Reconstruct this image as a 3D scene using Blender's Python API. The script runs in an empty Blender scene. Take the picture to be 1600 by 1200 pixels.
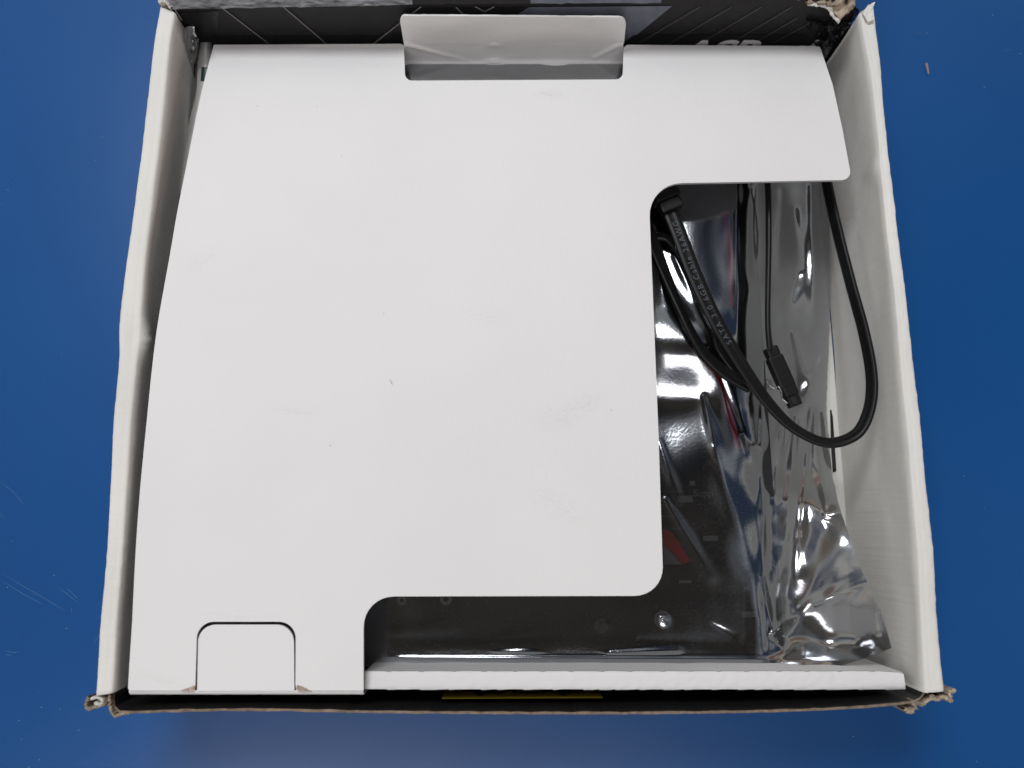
import bpy, math, random
import numpy as np
from mathutils import Vector, Matrix, noise as mnoise
from mathutils.geometry import delaunay_2d_cdt
random.seed(4)
S = bpy.context.scene
COL = S.collection

# ---------------------------------------------------------------- camera
CAM = np.array([-0.002867, -0.070566, 0.322474])
TA, TB, TR = 0.185645, -0.002694, -0.004754
F = 1200.0
def rotm(a, b, r):
    Rx = np.array([[1, 0, 0], [0, math.cos(a), -math.sin(a)], [0, math.sin(a), math.cos(a)]])
    Ry = np.array([[math.cos(b), 0, math.sin(b)], [0, 1, 0], [-math.sin(b), 0, math.cos(b)]])
    Rz = np.array([[math.cos(r), -math.sin(r), 0], [math.sin(r), math.cos(r), 0], [0, 0, 1]])
    return Rx @ Ry @ Rz
RM = rotm(TA, TB, TR)
cam = bpy.data.cameras.new('camera')
camo = bpy.data.objects.new('camera', cam)
COL.objects.link(camo)
cam.sensor_width = 36
cam.lens = F / 1600 * 36
cam.clip_start = 0.01
cam.clip_end = 50
camo.matrix_world = Matrix.Translation(Vector(CAM)) @ Matrix(RM.tolist()).to_4x4()
cam.dof.use_dof = True
cam.dof.focus_distance = 0.285
cam.dof.aperture_fstop = 9.0
S.camera = camo

# ---------------------------------------------------------------- light
W = bpy.data.worlds.new('World')
S.world = W
W.use_nodes = True
_nt = W.node_tree
_tc = _nt.nodes.new('ShaderNodeTexCoord'); _sx = _nt.nodes.new('ShaderNodeSeparateXYZ'); _cr = _nt.nodes.new('ShaderNodeValToRGB')
_nt.links.new(_tc.outputs['Generated'], _sx.inputs[0]); _nt.links.new(_sx.outputs['Z'], _cr.inputs[0])
_no = _nt.nodes.new('ShaderNodeTexNoise'); _no.inputs['Scale'].default_value = 1.7; _no.inputs['Detail'].default_value = 1.5   # invented soft mottling, gives the film banded reflections
_nt.links.new(_tc.outputs['Generated'], _no.inputs['Vector'])
_c2 = _nt.nodes.new('ShaderNodeValToRGB'); _nt.links.new(_no.outputs['Fac'], _c2.inputs[0])
for k, (pos, c) in enumerate(((.36, (.10, .14, .24)), (.44, (.75, .72, .68)), (.52, (1.2, 1.18, 1.12)), (.57, (1.2, 1.03, .74)), (.64, (.55, .30, .26)))):
    e_ = _c2.color_ramp.elements[k] if k < 2 else _c2.color_ramp.elements.new(pos)
    e_.position = pos; e_.color = (*c, 1)
_mx = _nt.nodes.new('ShaderNodeMix'); _mx.data_type = 'RGBA'; _mx.blend_type = 'MULTIPLY'; _mx.inputs[0].default_value = 1
_nt.links.new(_cr.outputs[0], _mx.inputs[6]); _nt.links.new(_c2.outputs[0], _mx.inputs[7])
_nt.links.new(_mx.outputs[2], _nt.nodes['Background'].inputs[0])
for k, (pos, c) in enumerate(((0.0, (.64, .60, .54)), (.45, (.50, .51, .53)), (.80, (.31, .345, .40)), (.97, (.062, .056, .050)))):   # bright horizon, zenith darkened so the flat film reflects dark
    e_ = _cr.color_ramp.elements[k] if k < 2 else _cr.color_ramp.elements.new(pos)
    e_.position = pos; e_.color = (*c, 1)
_nt.nodes['Background'].inputs[1].default_value = 0.86
S.view_settings.view_transform = 'Standard'
S.view_settings.look = 'None'
S.view_settings.exposure = 0.0
S.view_settings.gamma = 1
def area(name, loc, target, sx, sy, power, color):
    l = bpy.data.lights.new(name, 'AREA')
    l.shape = 'RECTANGLE'; l.size = sx; l.size_y = sy
    l.energy = power; l.color = color
    o = bpy.data.objects.new(name, l)
    COL.objects.link(o)
    o.location = loc
    o.rotation_euler = (Vector(target) - Vector(loc)).to_track_quat('-Z', 'Y').to_euler()
    return o
area('window_light_near', (-0.15, -0.88, 1.30), (0, 0, 0), 1.2, 0.5, 9.0, (0.98, 0.95, 0.96))
area('added_top_lamp', (-0.20, 0.46, 0.92), (0, 0, 0), 0.4, 0.3, 6.0, (0.96, 0.975, 1.0))  # added lamp, set close so brightness falls off across the insert

# ---------------------------------------------------------------- geometry helpers
def ray(px, py):
    return RM @ np.array([(px - 800) / F, -(py - 600) / F, -1.0])
def P(px, py, z):
    d = ray(px, py); t = (z - CAM[2]) / d[2]
    return CAM + t * d
def PY(px, py, y):
    d = ray(px, py); t = (y - CAM[1]) / d[1]
    return CAM + t * d
def PXX(px, py, x):
    d = ray(px, py); t = (x - CAM[0]) / d[0]
    return CAM + t * d
def nz(x, y, z=0.0):
    return mnoise.noise(Vector((x, y, z)))
def fbm(x, y, z=0.0, o=3):
    s = 0; a = 1
    for i in range(o):
        s += a * nz(x, y, z + i * 7.3); x *= 2.1; y *= 2.1; a *= 0.5
    return s
def smooth_path(pts, n):
    """Catmull-Rom through pts (any dimension), n samples evenly in parameter."""
    p = np.array(pts, float)
    seg = np.r_[0, np.cumsum(np.linalg.norm(np.diff(p[:, :2], axis=0), axis=1) + 1e-9)]
    t = np.linspace(0, seg[-1], n)
    m = np.zeros_like(p)
    m[1:-1] = (p[2:] - p[:-2]) / (seg[2:] - seg[:-2])[:, None]
    m[0] = (p[1] - p[0]) / (seg[1] - seg[0]); m[-1] = (p[-1] - p[-2]) / (seg[-1] - seg[-2])
    out = []
    for tt in t:
        i = min(max(np.searchsorted(seg, tt) - 1, 0), len(p) - 2)
        h = seg[i + 1] - seg[i]; u = (tt - seg[i]) / h
        out.append((2*u**3 - 3*u**2 + 1) * p[i] + (u**3 - 2*u**2 + u) * h * m[i] + (-2*u**3 + 3*u**2) * p[i+1] + (u**3 - u**2) * h * m[i+1])
    return np.array(out)
def fillet(pts, radii, n=8):
    """Round the corners of a closed pixel polygon."""
    out = []
    N = len(pts)
    for i in range(N):
        a, b, c = (np.array(pts[k % N], float) for k in (i - 1, i, i + 1))
        r = radii[i]
        if r <= 0:
            out.append(tuple(b)); continue
        u = (a - b) / np.linalg.norm(a - b); v = (c - b) / np.linalg.norm(c - b)
        s = b + u * r; e = b + v * r
        for k in range(n + 1):
            t = k / n
            # between a quadratic and a circle-like curve
            q = (1-t)**3 * s + 3*(1-t)**2*t*(s + (b - s) * 0.56) + 3*(1-t)*t*t*(e + (b - e) * 0.56) + t**3 * e
            out.append(tuple(q))
    return out

def thing(name, label, cat, loc=(0, 0, 0), group=None):
    o = bpy.data.objects.new(name, None)
    o.empty_display_size = 0.01
    COL.objects.link(o)
    o.location = loc
    o['label'] = label; o['category'] = cat
    if group: o['group'] = group
    return o
def link(name, me, mats, parent=None, smooth=False, label=None):
    if not isinstance(mats, (list, tuple)): mats = [mats]
    for m in mats: me.materials.append(m)
    if smooth:
        me.polygons.foreach_set('use_smooth', [True] * len(me.polygons))
    o = bpy.data.objects.new(name, me)
    COL.objects.link(o)
    if parent:
        o.parent = parent
        loc = Vector((0, 0, 0)); q = parent
        while q: loc += q.location; q = q.parent
        o.matrix_parent_inverse = Matrix.Translation(-loc)
    if label: o['label'] = label
    return o
def mesh(name, v, f, mi=None):
    me = bpy.data.meshes.new(name)
    me.from_pydata([tuple(float(c) for c in p) for p in v], [], f)
    if mi is not None: me.polygons.foreach_set('material_index', mi)
    me.validate(); me.update()
    return me
def sheet(name, outline, zf, mats, parent, step=12, thick=0.0015, label=None, smooth=True, proj=None, tdir=(0, 0, -1), wob=0):
    """A thick sheet whose outline is a polygon (u,v); proj maps (u,v)->world. mats: [face, edge]"""
    if proj is None: proj = lambda a, b: P(a, b, zf(a, b))
    out = [np.array(p, float) for p in outline]
    dense = []
    N = len(out)
    for i in range(N):
        a, b = out[i], out[(i + 1) % N]
        k = max(1, int(np.linalg.norm(b - a) / step))
        for j in range(k): dense.append(a + (b - a) * j / k)
    if wob:
        dense = [p + wob * np.array([nz(p[0] * .3, p[1] * .3, 1), nz(p[0] * .3, p[1] * .3, 9)]) for p in dense]
    nb = len(dense)
    mn = np.min(dense, axis=0); mx = np.max(dense, axis=0)
    D = np.array(dense)
    def inside(x, y):
        a = D; b = np.roll(D, -1, axis=0)
        c = (a[:, 1] > y) != (b[:, 1] > y)
        with np.errstate(divide='ignore', invalid='ignore'):
            xi = (b[:, 0] - a[:, 0]) * (y - a[:, 1]) / (b[:, 1] - a[:, 1]) + a[:, 0]
        return (np.count_nonzero(c & (x < xi)) % 2) == 1
    pts = [Vector(p) for p in dense]
    y = mn[1] + step * .5
    while y < mx[1]:
        x = mn[0] + step * .5
        while x < mx[0]:
            if inside(x, y) and np.min((D[:, 0] - x)**2 + (D[:, 1] - y)**2) > (step * .45)**2:
                pts.append(Vector((x, y)))
            x += step
        y += step
    vo, eo, fo, _, _, _ = delaunay_2d_cdt(pts, [(i, (i + 1) % nb) for i in range(nb)], [], 1, 1e-5)
    top = [proj(p[0], p[1]) for p in vo]
    off = np.array(tdir) * thick
    n = len(top)
    v = list(top) + [p + off for p in top]
    f = []; mi = []
    for t in fo:
        t = list(t)
        a, b, c = (np.array(top[k]) for k in t[:3])
        if np.dot(np.cross(b - a, c - a), off) > 0: t = t[::-1]
        f.append(tuple(t)); mi.append(0)
        f.append(tuple(k + n for k in t[::-1])); mi.append(2 if len(mats) > 2 else 0)
    cnt = {}
    for t in fo:
        for k in range(len(t)):
            e = (t[k], t[(k + 1) % len(t)]); cnt[tuple(sorted(e))] = cnt.get(tuple(sorted(e)), 0) + 1
    for (a, b), c in cnt.items():
        if c == 1:
            s = len(v); v += [top[a], top[b], top[b] + off, top[a] + off]
            f.append((s, s + 1, s + 2, s + 3)); mi.append(1 if len(mats) > 1 else 0)
    me = mesh(name, v, f, mi)
    return link(name, me, mats, parent, smooth, label)
def obox(name, c, ux, uy, uz, sx, sy, sz, m, parent, bev=0.0004, label=None, taper=1.0):
    """box with centre c and half-axes, bevelled"""
    import bmesh
    bm = bmesh.new()
    bmesh.ops.create_cube(bm, size=1)
    for v in bm.verts:
        k = taper if v.co.x > 0 else 1
        v.co = Vector((v.co.x * sx, v.co.y * sy * k, v.co.z * sz * k))
    if bev: bmesh.ops.bevel(bm, geom=bm.edges[:], offset=bev, segments=2, affect='EDGES', profile=.6)
    M = Matrix([list(ux), list(uy), list(uz)]).transposed()
    for v in bm.verts: v.co = M @ v.co + Vector(c)
    bmesh.ops.recalc_face_normals(bm, faces=bm.faces)
    me = bpy.data.meshes.new(name); bm.to_mesh(me); bm.free()
    return link(name, me, m, parent, False, label)
def textmesh(body, size, shear=0.0, bold=0.0, align='LEFT', space=1.0):
    cu = bpy.data.curves.new('t', 'FONT'); cu.body = body; cu.size = size; cu.shear = shear
    cu.offset = bold; cu.align_x = align; cu.space_character = space; cu.resolution_u = 3
    o = bpy.data.objects.new('t', cu); COL.objects.link(o)
    me = bpy.data.meshes.new_from_object(o)
    bpy.data.objects.remove(o); bpy.data.curves.remove(cu)
    return me
def text_on(name, body, size, fn, m, parent, **k):
    me = textmesh(body, size, **k)
    for v in me.vertices: v.co = Vector([float(c) for c in fn(v.co.x, v.co.y)])
    me.materials.clear()
    return link(name, me, m, parent)
def quadstrip(name, pts, width, m, parent, up=(0, 0, 1), label=None):
    """flat line of given width along world pts"""
    p = np.array(pts, float); v = []; f = []
    up = np.array(up, float)
    for i in range(len(p)):
        t = p[min(i + 1, len(p) - 1)] - p[max(i - 1, 0)]
        s = np.cross(up, t); s /= np.linalg.norm(s) + 1e-12
        w = width[i] if hasattr(width, '__len__') else width
        v += [p[i] - s * w / 2, p[i] + s * w / 2]
        if i: f.append((2*i - 2, 2*i - 1, 2*i + 1, 2*i))
    return link(name, mesh(name, v, f), m, parent, False, label)

# ---------------------------------------------------------------- materials
def mat(name, color, rough=0.6, metal=0.0, spec=0.5, bump=None, var=None, coat=0.0):
    m = bpy.data.materials.new(name); m.use_nodes = True
    nt = m.node_tree; b = nt.nodes['Principled BSDF']
    b.inputs['Base Color'].default_value = (*color, 1)
    b.inputs['Roughness'].default_value = rough
    b.inputs['Metallic'].default_value = metal
    b.inputs['Specular IOR Level'].default_value = spec
    b.inputs['Coat Weight'].default_value = coat
    b.inputs['Coat Roughness'].default_value = 0.15
    tc = nt.nodes.new('ShaderNodeTexCoord')
    if var:
        sc, amt, stretch = var
        mp = nt.nodes.new('ShaderNodeMapping'); mp.inputs['Scale'].default_value = stretch
        nt.links.new(tc.outputs['Object'], mp.inputs['Vector'])
        n = nt.nodes.new('ShaderNodeTexNoise'); n.inputs['Scale'].default_value = sc; n.inputs['Detail'].default_value = 6
        nt.links.new(mp.outputs['Vector'], n.inputs['Vector'])
        r = nt.nodes.new('ShaderNodeMapRange'); r.inputs[1].default_value = .3; r.inputs[2].default_value = .7
        r.inputs[3].default_value = 1 - amt; r.inputs[4].default_value = 1 + amt * .4
        nt.links.new(n.outputs['Fac'], r.inputs[0])
        x = nt.nodes.new('ShaderNodeMix'); x.data_type = 'RGBA'; x.blend_type = 'MULTIPLY'; x.inputs[0].default_value = 1
        x.inputs[6].default_value = (*color, 1)
        nt.links.new(r.outputs[0], x.inputs[7]); nt.links.new(x.outputs[2], b.inputs['Base Color'])
    if bump:
        prev = None
        for sc, st, dist, stretch in bump:
            mp = nt.nodes.new('ShaderNodeMapping'); mp.inputs['Scale'].default_value = stretch
            nt.links.new(tc.outputs['Object'], mp.inputs['Vector'])
            n = nt.nodes.new('ShaderNodeTexNoise'); n.inputs['Scale'].default_value = sc; n.inputs['Detail'].default_value = 4
            nt.links.new(mp.outputs['Vector'], n.inputs['Vector'])
            bp = nt.nodes.new('ShaderNodeBump'); bp.inputs['Strength'].default_value = st; bp.inputs['Distance'].default_value = dist
            nt.links.new(n.outputs['Fac'], bp.inputs['Height'])
            if prev: nt.links.new(prev.outputs['Normal'], bp.inputs['Normal'])
            prev = bp
        nt.links.new(prev.outputs['Normal'], b.inputs['Normal'])
    return m

WHITE = (0.80, 0.79, 0.77)
M_liner = mat('white_liner', (0.70, 0.69, 0.655), .75, bump=[(520, .6, .0005, (.04, 1, .04)), (900, .12, .0004, (1, .25, 1)), (60, .25, .0012, (1, 1, 1))], var=(35, .10, (1, .4, 1)))
M_kraft = mat('kraft_board', (0.27, 0.20, 0.145), .9, bump=[(700, .5, .0006, (1, 1, 1))], var=(500, .45, (1, 1, 1)))
M_kraft_pale = mat('kraft_torn', (0.42, 0.345, 0.26), .9, bump=[(500, .6, .0008, (1, 1, 1))], var=(260, .55, (1, 1, 1)))
M_black = mat('black_print', (0.012, 0.012, 0.013), .34, spec=.45, bump=[(300, .06, .0005, (1, 1, 1))])
M_blackmat = mat('charcoal_print', (0.018, 0.017, 0.018), .5, spec=.2, var=(300, .12, (1, 1, 1)))
M_slate = mat('slate_print', (0.105, 0.115, 0.145), .45, var=(260, .2, (1, 1, 1)))
M_greyline = mat('grey_line_print', (0.14, 0.135, 0.135), .5)
M_greyline2 = mat('faint_line_print', (0.055, 0.052, 0.055), .5)
M_logo = mat('silver_print', (0.62, 0.60, 0.62), .4)
M_scuff = mat('scuffed_edge', (0.17, 0.175, 0.19), .4, bump=[(600, .8, .001, (.3, 1, 1))], var=(900, .85, (.25, 1, 1)))
M_tray_edge = mat('tray_edge', (0.42, 0.44, 0.43), .8)
M_yellow = mat('sticker_yellow', (0.27, 0.20, 0.012), .5)  # yellow darkened to carry the shade inside the front wall
M_ink = mat('ink', (0.01, 0.01, 0.01), .5)
M_rubber = mat('cable_black', (0.005, 0.005, 0.0055), .42, spec=.28, bump=[(400, .08, .0004, (1, 1, 1))])
M_plug = mat('plug_black', (0.006, 0.006, 0.0065), .46, spec=.3, bump=[(1500, .15, .0003, (1, 1, 1))])
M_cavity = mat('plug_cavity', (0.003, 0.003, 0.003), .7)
M_steel = mat('clip_steel', (0.55, 0.54, 0.52), .22, metal=1)
M_cabletext = mat('cable_lettering', (0.075, 0.085, 0.10), .5)
M_pcb = mat('board_black', (0.012, 0.013, 0.014), .4, var=(220, .3, (1, 1, 1)))
M_slot = mat('slot_plastic', (0.07, 0.07, 0.075), .4)
M_red = mat('red_streak', (0.85, 0.02, 0.03), .35)
M_tin = mat('tin_ring', (0.90, 0.91, 0.93), .5)
M_silk = mat('silkscreen', (0.38, 0.39, 0.41), .5)
M_chip = mat('chip', (0.03, 0.03, 0.033), .45)
M_paper = mat('leaflet_paper', (0.40, 0.40, 0.38), .45, bump=[(80, .2, .001, (1, 1, 1))])
M_green = mat('dark_green_print', (0.012, 0.028, 0.028), .4)
M_wood = mat('splinter_wood', (0.30, 0.22, 0.18), .8)
M_dust = mat('dust_specks', (0.12, 0.22, 0.38), .8)

# ribbed paper liner for tray: fine linen emboss, smudges, specks
def tray_material():
    m = mat('tray_board', (0.715, 0.708, 0.704), .62, spec=.35,
            bump=[(1100, .22, .00035, (1, .3, 1)), (900, .18, .00035, (.3, 1, 1)), (12, .25, .004, (1, 1, 1))],
            var=(14, .035, (1, 1, 1)))
    nt = m.node_tree; b = nt.nodes['Principled BSDF']
    src = b.inputs['Base Color'].links[0].from_socket
    geo = nt.nodes.new('ShaderNodeNewGeometry')
    for (cx, cy, rx, ry, ang, amt, ns) in smudges:
        mp = nt.nodes.new('ShaderNodeMapping'); mp.vector_type = 'TEXTURE'
        mp.inputs['Location'].default_value = (cx, cy, .0535); mp.inputs['Rotation'].default_value = (0, 0, ang)
        mp.inputs['Scale'].default_value = (rx, ry, 1)
        nt.links.new(geo.outputs['Position'], mp.inputs['Vector'])
        ln = nt.nodes.new('ShaderNodeVectorMath'); ln.operation = 'LENGTH'
        nt.links.new(mp.outputs['Vector'], ln.inputs[0])
        n = nt.nodes.new('ShaderNodeTexNoise'); n.inputs['Scale'].default_value = ns; n.inputs['Detail'].default_value = 5
        nt.links.new(mp.outputs['Vector'], n.inputs['Vector'])
        r = nt.nodes.new('ShaderNodeMapRange'); r.inputs[1].default_value = .2; r.inputs[2].default_value = 1
        r.inputs[3].default_value = 1; r.inputs[4].default_value = 0
        nt.links.new(ln.outputs['Value'], r.inputs[0])
        r2 = nt.nodes.new('ShaderNodeMapRange'); r2.inputs[1].default_value = .42; r2.inputs[2].default_value = .68
        nt.links.new(n.outputs['Fac'], r2.inputs[0])
        mu = nt.nodes.new('ShaderNodeMath'); mu.operation = 'MULTIPLY'
        nt.links.new(r.outputs[0], mu.inputs[0]); nt.links.new(r2.outputs[0], mu.inputs[1])
        mu2 = nt.nodes.new('ShaderNodeMath'); mu2.operation = 'MULTIPLY'; mu2.inputs[1].default_value = amt * .55
        nt.links.new(mu.outputs[0], mu2.inputs[0])
        x = nt.nodes.new('ShaderNodeMix'); x.data_type = 'RGBA'
        nt.links.new(mu2.outputs[0], x.inputs[0]); nt.links.new(src, x.inputs[6]); x.inputs[7].default_value = (.34, .31, .28, 1)
        src = x.outputs[2]
    # stray specks
    vo = nt.nodes.new('ShaderNodeTexVoronoi'); vo.inputs['Scale'].default_value = 75
    nt.links.new(geo.outputs['Position'], vo.inputs['Vector'])
    lt = nt.nodes.new('ShaderNodeMath'); lt.operation = 'LESS_THAN'; lt.inputs[1].default_value = .022
    nt.links.new(vo.outputs['Distance'], lt.inputs[0])
    sp = nt.nodes.new('ShaderNodeMath'); sp.operation = 'MULTIPLY'; sp.inputs[1].default_value = .4
    nt.links.new(lt.outputs[0], sp.inputs[0])
    x = nt.nodes.new('ShaderNodeMix'); x.data_type = 'RGBA'
    nt.links.new(sp.outputs[0], x.inputs[0]); nt.links.new(src, x.inputs[6]); x.inputs[7].default_value = (.2, .18, .17, 1)
    nt.links.new(x.outputs[2], b.inputs['Base Color'])
    return m
def sm(px, py, rx, ry, ang, amt, ns=3):
    p = P(px, py, .0535); return (p[0], p[1], rx, ry, ang, amt, ns)
smudges = [sm(905, 638, .012, .005, .5, .30, 5), sm(870, 655, .010, .006, 0, .18, 5), sm(860, 130, .008, .003, 0, .5, 3), sm(760, 495, .014, .006, 0, .14, 6),
           sm(870, 790, .016, .006, -.5, .22, 6), sm(465, 645, .010, .002, -.1, .3, 3), sm(370, 960, .018, .003, 0, .16, 2), sm(614, 599, .0018, .0007, -1.0, 2.2, .5),
           sm(317, 408, .010, .006, .7, .18, 4), sm(250, 1060, .012, .003, -.2, .2, 4)]
M_tray = tray_material()

def film_material():
    m = bpy.data.materials.new('antistatic_film'); m.use_nodes = True
    nt = m.node_tree; b = nt.nodes['Principled BSDF']; out = nt.nodes['Material Output']
    b.inputs['Base Color'].default_value = (0.50, 0.515, 0.54, 1)
    b.inputs['Metallic'].default_value = 1.0
    b.inputs['Roughness'].default_value = .13
    tc = nt.nodes.new('ShaderNodeTexCoord')
    n = nt.nodes.new('ShaderNodeTexNoise'); n.inputs['Scale'].default_value = 900; n.inputs['Detail'].default_value = 3
    nt.links.new(tc.outputs['Object'], n.inputs['Vector'])
    bp = nt.nodes.new('ShaderNodeBump'); bp.inputs['Strength'].default_value = .09; bp.inputs['Distance'].default_value = .0003
    nt.links.new(n.outputs['Fac'], bp.inputs['Height']); nt.links.new(bp.outputs['Normal'], b.inputs['Normal'])
    tr = nt.nodes.new('ShaderNodeBsdfTransparent'); tr.inputs[0].default_value = (.70, .70, .70, 1)
    mx = nt.nodes.new('ShaderNodeMixShader'); mx.inputs[0].default_value = .68
    nt.links.new(tr.outputs[0], mx.inputs[1]); nt.links.new(b.outputs[0], mx.inputs[2])
    nt.links.new(mx.outputs[0], out.inputs['Surface'])
    return m
M_film = film_material()

def table_material():
    m = mat('blue_laminate', (0.003, 0.071, 0.252), .30, spec=.55, bump=[(1600, .04, .0002, (1, 1, 1)), (9, .12, .003, (1, 1, 1))], var=(6, .07, (1, 1, 1)))
    return m
M_table = table_material()

# ---------------------------------------------------------------- table
me = mesh('table', [(-1.2, -1.0, 0), (1.2, -1.0, 0), (1.2, 1.2, 0), (-1.2, 1.2, 0)], [(0, 1, 2, 3)])
table = link('table', me, M_table)
table['kind'] = 'structure'
table['label'] = 'glossy blue laminate table top under the open box'
# scratches in the laminate
sv = []; sf = []
def scratch(pts, w):
    p = smooth_path([P(a, b, .00012) for a, b in pts], 10)
    for i in range(10):
        t = p[min(i + 1, 9)] - p[max(i - 1, 0)]; s = np.cross((0, 0, 1), t); s /= np.linalg.norm(s)
        ww = w * math.sin(math.pi * (i + .4) / 9.8) * (1 + .4 * nz(i * 3.1, pts[0][0]))
        sv.extend([p[i] - s * ww / 2, p[i] + s * ww / 2])
        k = len(sv)
        if i: sf.append((k - 4, k - 3, k - 1, k - 2))
mm = .001
for s in ([(0, 893), (30, 912), (70, 935), (110, 960)], [(0, 905), (40, 930), (75, 948)], [(88, 915), (105, 928), (126, 945)], [(103, 918), (114, 928), (124, 938)],
          [(5, 1016), (18, 1019), (34, 1019)], [(8, 1022), (20, 1025)], [(0, 752), (20, 768), (40, 790)], [(0, 800), (7, 811)], [(145, 1008), (150, 1000), (155, 992)],
          [(1425, 52), (1450, 53)], [(1565, 80), (1585, 77)], [(112, 948), (112, 958)], [(52, 930), (58, 924)]):
    scratch(s, .00035)
scr = link('scratches', mesh('scratches', sv, sf), mat('scratch', (0.03, 0.115, 0.30), .5), table)
scr['kind'] = 'stuff'
random.seed(8)
dv = []; df = []
spots = [(1449, 52), (1551, 24), (1594, 84), (85, 899), (104, 982), (12, 918), (65, 1105), (123, 1141), (62, 1187), (30, 1126), (45, 1199), (184, 350), (160, 214), (142, 205), (94, 1108), (18, 963)]
spots += [(random.uniform(0, 150), random.uniform(0, 1200)) for _ in range(10)] + [(random.uniform(1500, 1600), random.uniform(0, 1200)) for _ in range(6)] + [(random.uniform(100, 1500), random.uniform(1130, 1200)) for _ in range(6)]
for k, (a, b) in enumerate(spots):
    c = P(a, b, 0); r = random.uniform(.00012, .00032) if k > 10 else .0003
    n0 = len(dv)
    for z, q in ((0.00005, 1), (.0003, .5)):
        for j in range(5):
            an = j * 1.2566 + k; dv.append((c[0] + math.cos(an) * r * q * 1.3, c[1] + math.sin(an) * r * q, z))
    for j in range(5): df.append((n0 + j, n0 + (j + 1) % 5, n0 + 5 + (j + 1) % 5, n0 + 5 + j))
    df.append(tuple(n0 + 5 + j for j in range(5)))
d = link('dust', mesh('dust', dv, df), M_dust); d['kind'] = 'stuff'; d['label'] = 'pale dust specks scattered on the blue table'
# splinter
c0 = P(1447, 99, .0006); c1 = P(1451, 116, .0006)
ux = (c1 - c0); L = np.linalg.norm(ux); ux /= L; uy = np.cross((0, 0, 1), ux)
sp = obox('wood_splinter', (c0 + c1) / 2, ux, uy, (0, 0, 1), L, .0010, .0008, M_wood, None, .0002, taper=.6)
sp['label'] = 'tiny brown splinter lying alone on the blue table right of the box'; sp['category'] = 'splinter'

# ---------------------------------------------------------------- carton
box = thing('carton_box', 'open carton with thick white side walls, brown torn corners and black printed back wall', 'cardboard box', (0, 0, 0.002))
ZR = .057
def side_wall(outer, inner, sgn):
    n = 150
    po = smooth_path([(b, a) for a, b in outer], n); pi = smooth_path([(b, a) for a, b in inner], n)
    V = []; Fc = []
    rows = 0
    for i in range(n):
        O = P(po[i][1], po[i][0], ZR - .002); I = P(pi[i][1], pi[i][0], ZR - .001)
        t = i / (n - 1)
        y = O[1]
        k = nz(y * 45, sgn * 3.0) * .0003 + nz(y * 300, sgn * 5.0) * .00012
        kink = math.exp(-((po[i][0] - 525) / 28) ** 2) if sgn < 0 else math.exp(-((po[i][0] - 245) / 14) ** 2) * .4
        prof = []
        ox, ix = O[0], I[0]
        prof.append((ox - sgn * .0012, y, .0))
        prof.append((ox - sgn * .0004, y, .02))
        prof.append((ox, y, .045))
        for s in np.linspace(0, 1, 9):
            x = ox + (ix - ox) * s
            # rounded outside shoulder, flat top, crisp inner fold line
            h = ZR - .0016 * (max(0, .18 - s) / .18) ** 2 - .0008 * (max(0, s - .90) / .10) ** 2
            h -= .0005 * math.exp(-((s - .72) / .05) ** 2)
            h += .0003 * nz(y * 420, s * 6, sgn) + k * .4 - .0012 * kink * math.exp(-((s - .7) / .3) ** 2)
            yy = O[1] + (I[1] - O[1]) * s
            prof.append((x + k, yy, h))
        for s in np.linspace(.06, 1, 18):
            z = ZR - .0012 - (ZR - .0035) * s
            x = ix + sgn * (.0006 * math.sin(s * 3.0)) - sgn * .0007 * max(0, nz(y * 16, z * 25, 2.0)) + .00008 * nz(y * 90, z * 130)
            x += kink * sgn * (-.0016) * math.exp(-((s - .10) / .10) ** 2) + kink * .0010 * nz(y * 700, z * 600)
            prof.append((x, I[1], z))
        prof = [np.array(p, float) for p in prof]
        rows = len(prof)
        V += prof
    mi = []
    for i in range(n - 1):
        for j in range(rows - 1):
            q = (i * rows + j, i * rows + j + 1, (i + 1) * rows + j + 1, (i + 1) * rows + j)
            Fc.append(q if sgn > 0 else q[::-1]); mi.append(0)
    Fc.append(tuple(range(rows))); mi.append(1)
    Fc.append(tuple((n - 1) * rows + j for j in range(rows))[::-1]); mi.append(1)
    return link('side_wall', mesh('side_wall', V, Fc, mi), [M_liner, M_kraft], box, True)
wl = side_wall([(251, 15), (243, 60), (229, 180), (216, 290), (201, 395), (188, 500), (187, 560), (179, 660), (172, 800), (165, 900), (157, 1000), (152, 1086)],
          [(275, 22), (268, 60), (256, 180), (243, 290), (230, 395), (221, 500), (216, 560), (207, 660), (199, 780), (190, 900), (183, 1000), (178, 1082)], -1)
wr = side_wall([(1364, 8), (1373, 100), (1381, 200), (1397, 330), (1414, 470), (1430, 610), (1444, 740), (1455, 850), (1463, 960), (1468, 1030), (1473, 1078)],
          [(1342, 22), (1358, 110), (1369, 200), (1381, 330), (1397, 470), (1409, 610), (1422, 740), (1430, 850), (1437, 960), (1440, 1030), (1442, 1082)], 1)
# floor of the carton
link('floor', mesh('floor', [(-.1355, -.120, .002), (.1355, -.120, .002), (.1355, .124, .002), (-.1355, .124, .002)], [(0, 1, 2, 3)]), M_liner, box)

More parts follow.
